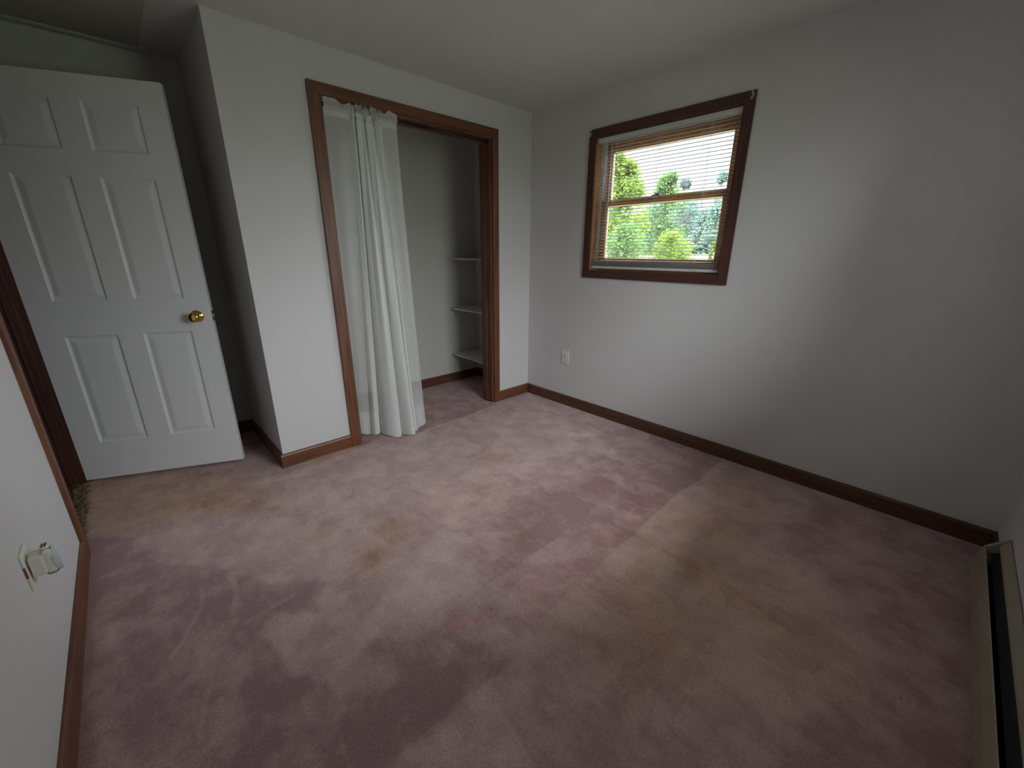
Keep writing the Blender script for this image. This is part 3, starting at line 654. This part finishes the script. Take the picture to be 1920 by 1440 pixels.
# ---------------------------------------------------------------- baseboard heater
ht = empty('baseboard_heater', (-.30, YF, 0)); tag(ht, 'long beige baseboard heater on the floor at the right edge', 'heater')
HL = -2.1
def hprof(name, pr, m, x0=0, x1=HL):
    bm = bmesh.new(); prism(bm, [(x0, y, z) for y, z in pr], (x1-x0, 0, 0)); return link(name, bm, m, ht)
hprof('back_panel', [(.001, .02), (.004, .02), (.004, .198), (.001, .198)], M['black'])
hprof('front_panel', [(.067, .018), (.070, .018), (.0685, .093), (.0595, .141), (.056, .143), (.056, .139), (.057, .137), (.0655, .092)], M['heater'])
hprof('hood', [(.001, .200), (.004, .203), (.023, .177), (.026, .168), (.023, .167), (.020, .174), (.004, .196)], M['heater'])
hprof('damper', [(.006, .150), (.040, .128), (.0395, .126), (.006, .147)], M['black'])
bm = bmesh.new()
for k in range(100): box(bm, (-.06-k*.02, .010, .035), (-.0605-k*.02, .055, .10))
tag(link('heating_fins', bm, M['fin'], ht), None)
bm = bmesh.new(); tube(bm, [(-.03, .033, .068), (HL+.03, .033, .068)], .010, 10); link('copper_pipe', bm, mat('old_copper', (.25, .12, .06), .4, metal=1), ht)
for x in (0, HL):
    bm = bmesh.new(); d = .010 if x == 0 else -.010
    prism(bm, [(x+d*.3, y, z) for y, z in [(0.001, 0.0), (.072, 0.0), (.071, .096), (.061, .146), (.030, .180), (.006, .207), (.001, .207)]], (-d*1.6, 0, 0), 0, .001)
    link('end_cap', bm, M['heater'], ht)

# ---------------------------------------------------------------- added fill light on the ceiling, out of view, to brighten the near floor
lp = empty('ceiling_fill_light', (-1.55, -2.25, H)); tag(lp, 'added round fill light overhead, out of view near the rear window', 'fill light')
bm = bmesh.new(); lathe(bm, [(0, .13), (.012, .135), (.022, .13), (.024, .02)], (0, 0, -.0005), (0, 0, -1)); link('fill_light_base', bm, M['steel'], lp)
ld = bpy.data.lights.new('fill_light_disk', 'AREA'); ld.shape = 'DISK'; ld.size = .26; ld.energy = 1.8; ld.color = (1, .97, .93)
lo_ = bpy.data.objects.new('fill_light_disk', ld); COL.objects.link(lo_); lo_.location = (0, 0, -.04); lo_.parent = lp

# ---------------------------------------------------------------- attic hatch
hp = empty('attic_hatch', (-2.70, .35, H)); tag(hp, 'attic hatch in the dark ceiling above the door recess', 'ceiling hatch')
boxo('hatch_panel', (-.30, -.36, -.012), (.375, .34, -.0005), M['hatch'], hp, .002)
bm = bmesh.new(); prism(bm, [(-.30, .345, -.0005), (-.30, .345, -.016), (-.30, .352, -.020), (-.30, .395, -.018), (-.30, .405, -.008), (-.30, .405, -.0005)], (.715, 0, 0)); link('trim_strip', bm, M['hatch_trim'], hp)

# ---------------------------------------------------------------- outside
def gz(x):
    d = max(0, x-2); return -.45 + 1.75*(1-math.exp(-(d/26)**1.4)) + 3.2*(1/(1+math.exp(-(x-58)/5)))
def lawn():
    bm = bmesh.new(); n = 60; vv = {}
    def hgt(x, y):
        d = max(0, x-2)
        return gz(x) + .05*noise.noise((x*.2, y*.2, 0))
    for i in range(n+1):
        for j in range(n+1):
            x = -30 + 110*i/n; y = -60+120*j/n
            vv[i, j] = bm.verts.new((x, y, hgt(x, y)))
    for i in range(n):
        for j in range(n): bm.faces.new((vv[i, j], vv[i+1, j], vv[i+1, j+1], vv[i, j+1])).smooth = True
    return link('lawn', bm, mat('lawn_grass', (.090, .100, .068), 1, spec=.05, var=(.6, .2)))
struct(lawn(), 'sunlit green lawn rising behind the house', 'lawn')
def crown_mesh(name, n, rx, rz, z0, top, leaf, seed, lumps=16, tp=.75):
    rnd = random.Random(seed); bm = bmesh.new(); L = []
    for k in range(lumps):
        q = rnd.random(); zz = z0 + (top-z0)*(q**.8); wdt = rx*(1-tp*((zz-z0)/(top-z0))**2)
        a = rnd.uniform(0, 2*math.pi); rr = wdt*rnd.uniform(.1, .75)
        L.append((Vector((rr*math.cos(a), rr*math.sin(a), zz)), wdt*rnd.uniform(.35, .6)+.12))
    L.append((Vector((0, 0, top-rx*.25)), rx*.28))
    for i in range(n):
        c, r = L[rnd.randrange(len(L))]
        d = Vector((rnd.gauss(0, 1), rnd.gauss(0, 1), rnd.gauss(0, .8))).normalized()
        p = c + d*r*rnd.uniform(.55, 1.08)
        u = Vector((rnd.gauss(0, 1), rnd.gauss(0, 1), rnd.gauss(0, 1))).normalized(); w = u.orthogonal().normalized(); s = leaf*rnd.uniform(.6, 1.2)
        bm.faces.new([bm.verts.new(p+u*s), bm.verts.new(p+w*s*.45), bm.verts.new(p-u*s), bm.verts.new(p-w*s*.45)])
    return bm, L
def tree(name, x, y, top, rx, m, label, cat, n=5000, leaf=.10, seed=1, lumps=16, z0f=.15, group=None, trunk=True):
    g = gz(x); r = empty(name, (x, y, g-.05)); tag(r, label, cat, group); h = top-g
    bm, L = crown_mesh(name, n, rx, 1, h*z0f, h, leaf, seed, lumps, .45 if name == 'forest_tree' else .75)
    me = bpy.data.meshes.new('foliage'); bm.to_mesh(me); bm.free(); me.materials.append(m)
    o = bpy.data.objects.new('foliage', me); COL.objects.link(o); o.parent = r
    if trunk:
        bm = bmesh.new(); tube(bm, [(0, 0, 0), (.03, .02, h*.4), (0, -.03, h*.85)], [.05+h*.012, .04+h*.008, .015], 8)
        for c, rr in L[:7]: tube(bm, [(.02, .01, max(.2, c.z-.5)), tuple(c)], [.02, .008], 5)
        link('trunk', bm, M['bark'], r)
    return r
G1 = leafmat('leaf_yellow_green', (.105, .160, .030)); G2 = leafmat('leaf_fresh_green', (.078, .138, .048)); G3 = leafmat('leaf_haze_green', (.10, .155, .125)); G4 = leafmat('leaf_grey_green', (.075, .095, .095))  # G3 carries distance haze in its leaf colour
G5 = leafmat('leaf_mid_green', (.038, .075, .035), .5)
tree('leafy_tree', 12, 7.0, 4.75, 1.3, G1, 'bright yellow-green tree at the left of the window view', 'tree', 9000, .085, 3, 26)
tree('leafy_tree', 16, 7.2, 4.65, 1.25, G2, 'smaller green tree in the middle of the window view, right of the yellow-green tree', 'tree', 6000, .085, 5, 18)
tree('leafy_tree', 20, 8.3, 5.0, 1.0, G4, 'thin grey-green tree standing clear against the sky', 'tree', 1500, .09, 8, 12)
tree('leafy_tree', 22, 7.3, 5.3, .9, G3, 'blue-green tree top at the right edge of the window view', 'tree', 2200, .11, 11, 10)
tree('leafy_tree', 14, 9.6, 4.1, 1.3, G5, 'dense dark green tree far left behind the blind', 'tree', 5000, .09, 13, 18)
tree('bush', 9.4, 4.95, 2.15, .95, G2, 'broad green bush low on the left in the window view', 'bush', 8000, .055, 21, 26, .02, trunk=False)
tree('bush', 11.6, 4.45, 2.05, .8, G1, 'yellow-green bush at the middle of the lower window pane', 'bush', 5200, .055, 24, 20, .02, trunk=False)
tree('bush', 8.2, 6.3, 1.9, .75, G5, 'dark green bush at the lower left corner of the window view', 'bush', 5000, .055, 27, 20, .02, trunk=False)
tree('bush', 17, 4.95, 2.05, .55, G1, 'small yellow-green bush on the lawn at the right of the view', 'bush', 2200, .07, 31, 14, .02, trunk=False)
# far tree line : one tree, copied with its parts
proto = tree('forest_tree', 44, 16.8, 5.3, 2.15, G3, 'one of the haze-tinted green trees in the distant tree line across the lawn', 'tree', 9000, .19, 40, 34, .02, 'trees in the distant tree line')
kids = list(proto.children)
for k, (x, y, s, rzz) in enumerate([(44, 11.6, .97, 1), (43.5, 22.2, 1.02, 2), (44.5, 27.4, .98, 3), (43.5, 32.6, 1.02, 4), (44, 6.4, .95, 5), (52, 11.6, 1.0, 3.4), (52, 17.1, 1.05, .8), (51.5, 22.4, 1.05, 2.2), (52, 28.2, 1.0, 1.1), (51.5, 34.2, 1.05, .3), (60, 20.2, 1.12, 2.9), (60, 26.4, 1.12, 1.9), (60, 32.6, 1.12, 5), (60, 38.8, 1.12, .6)]):
    r = proto.copy(); COL.objects.link(r); r.location = (x, y, gz(x)-.05); r.scale = (s, s, s); r.rotation_euler = (0, 0, rzz)
    for c in kids:
        q = c.copy(); COL.objects.link(q); q.parent = r
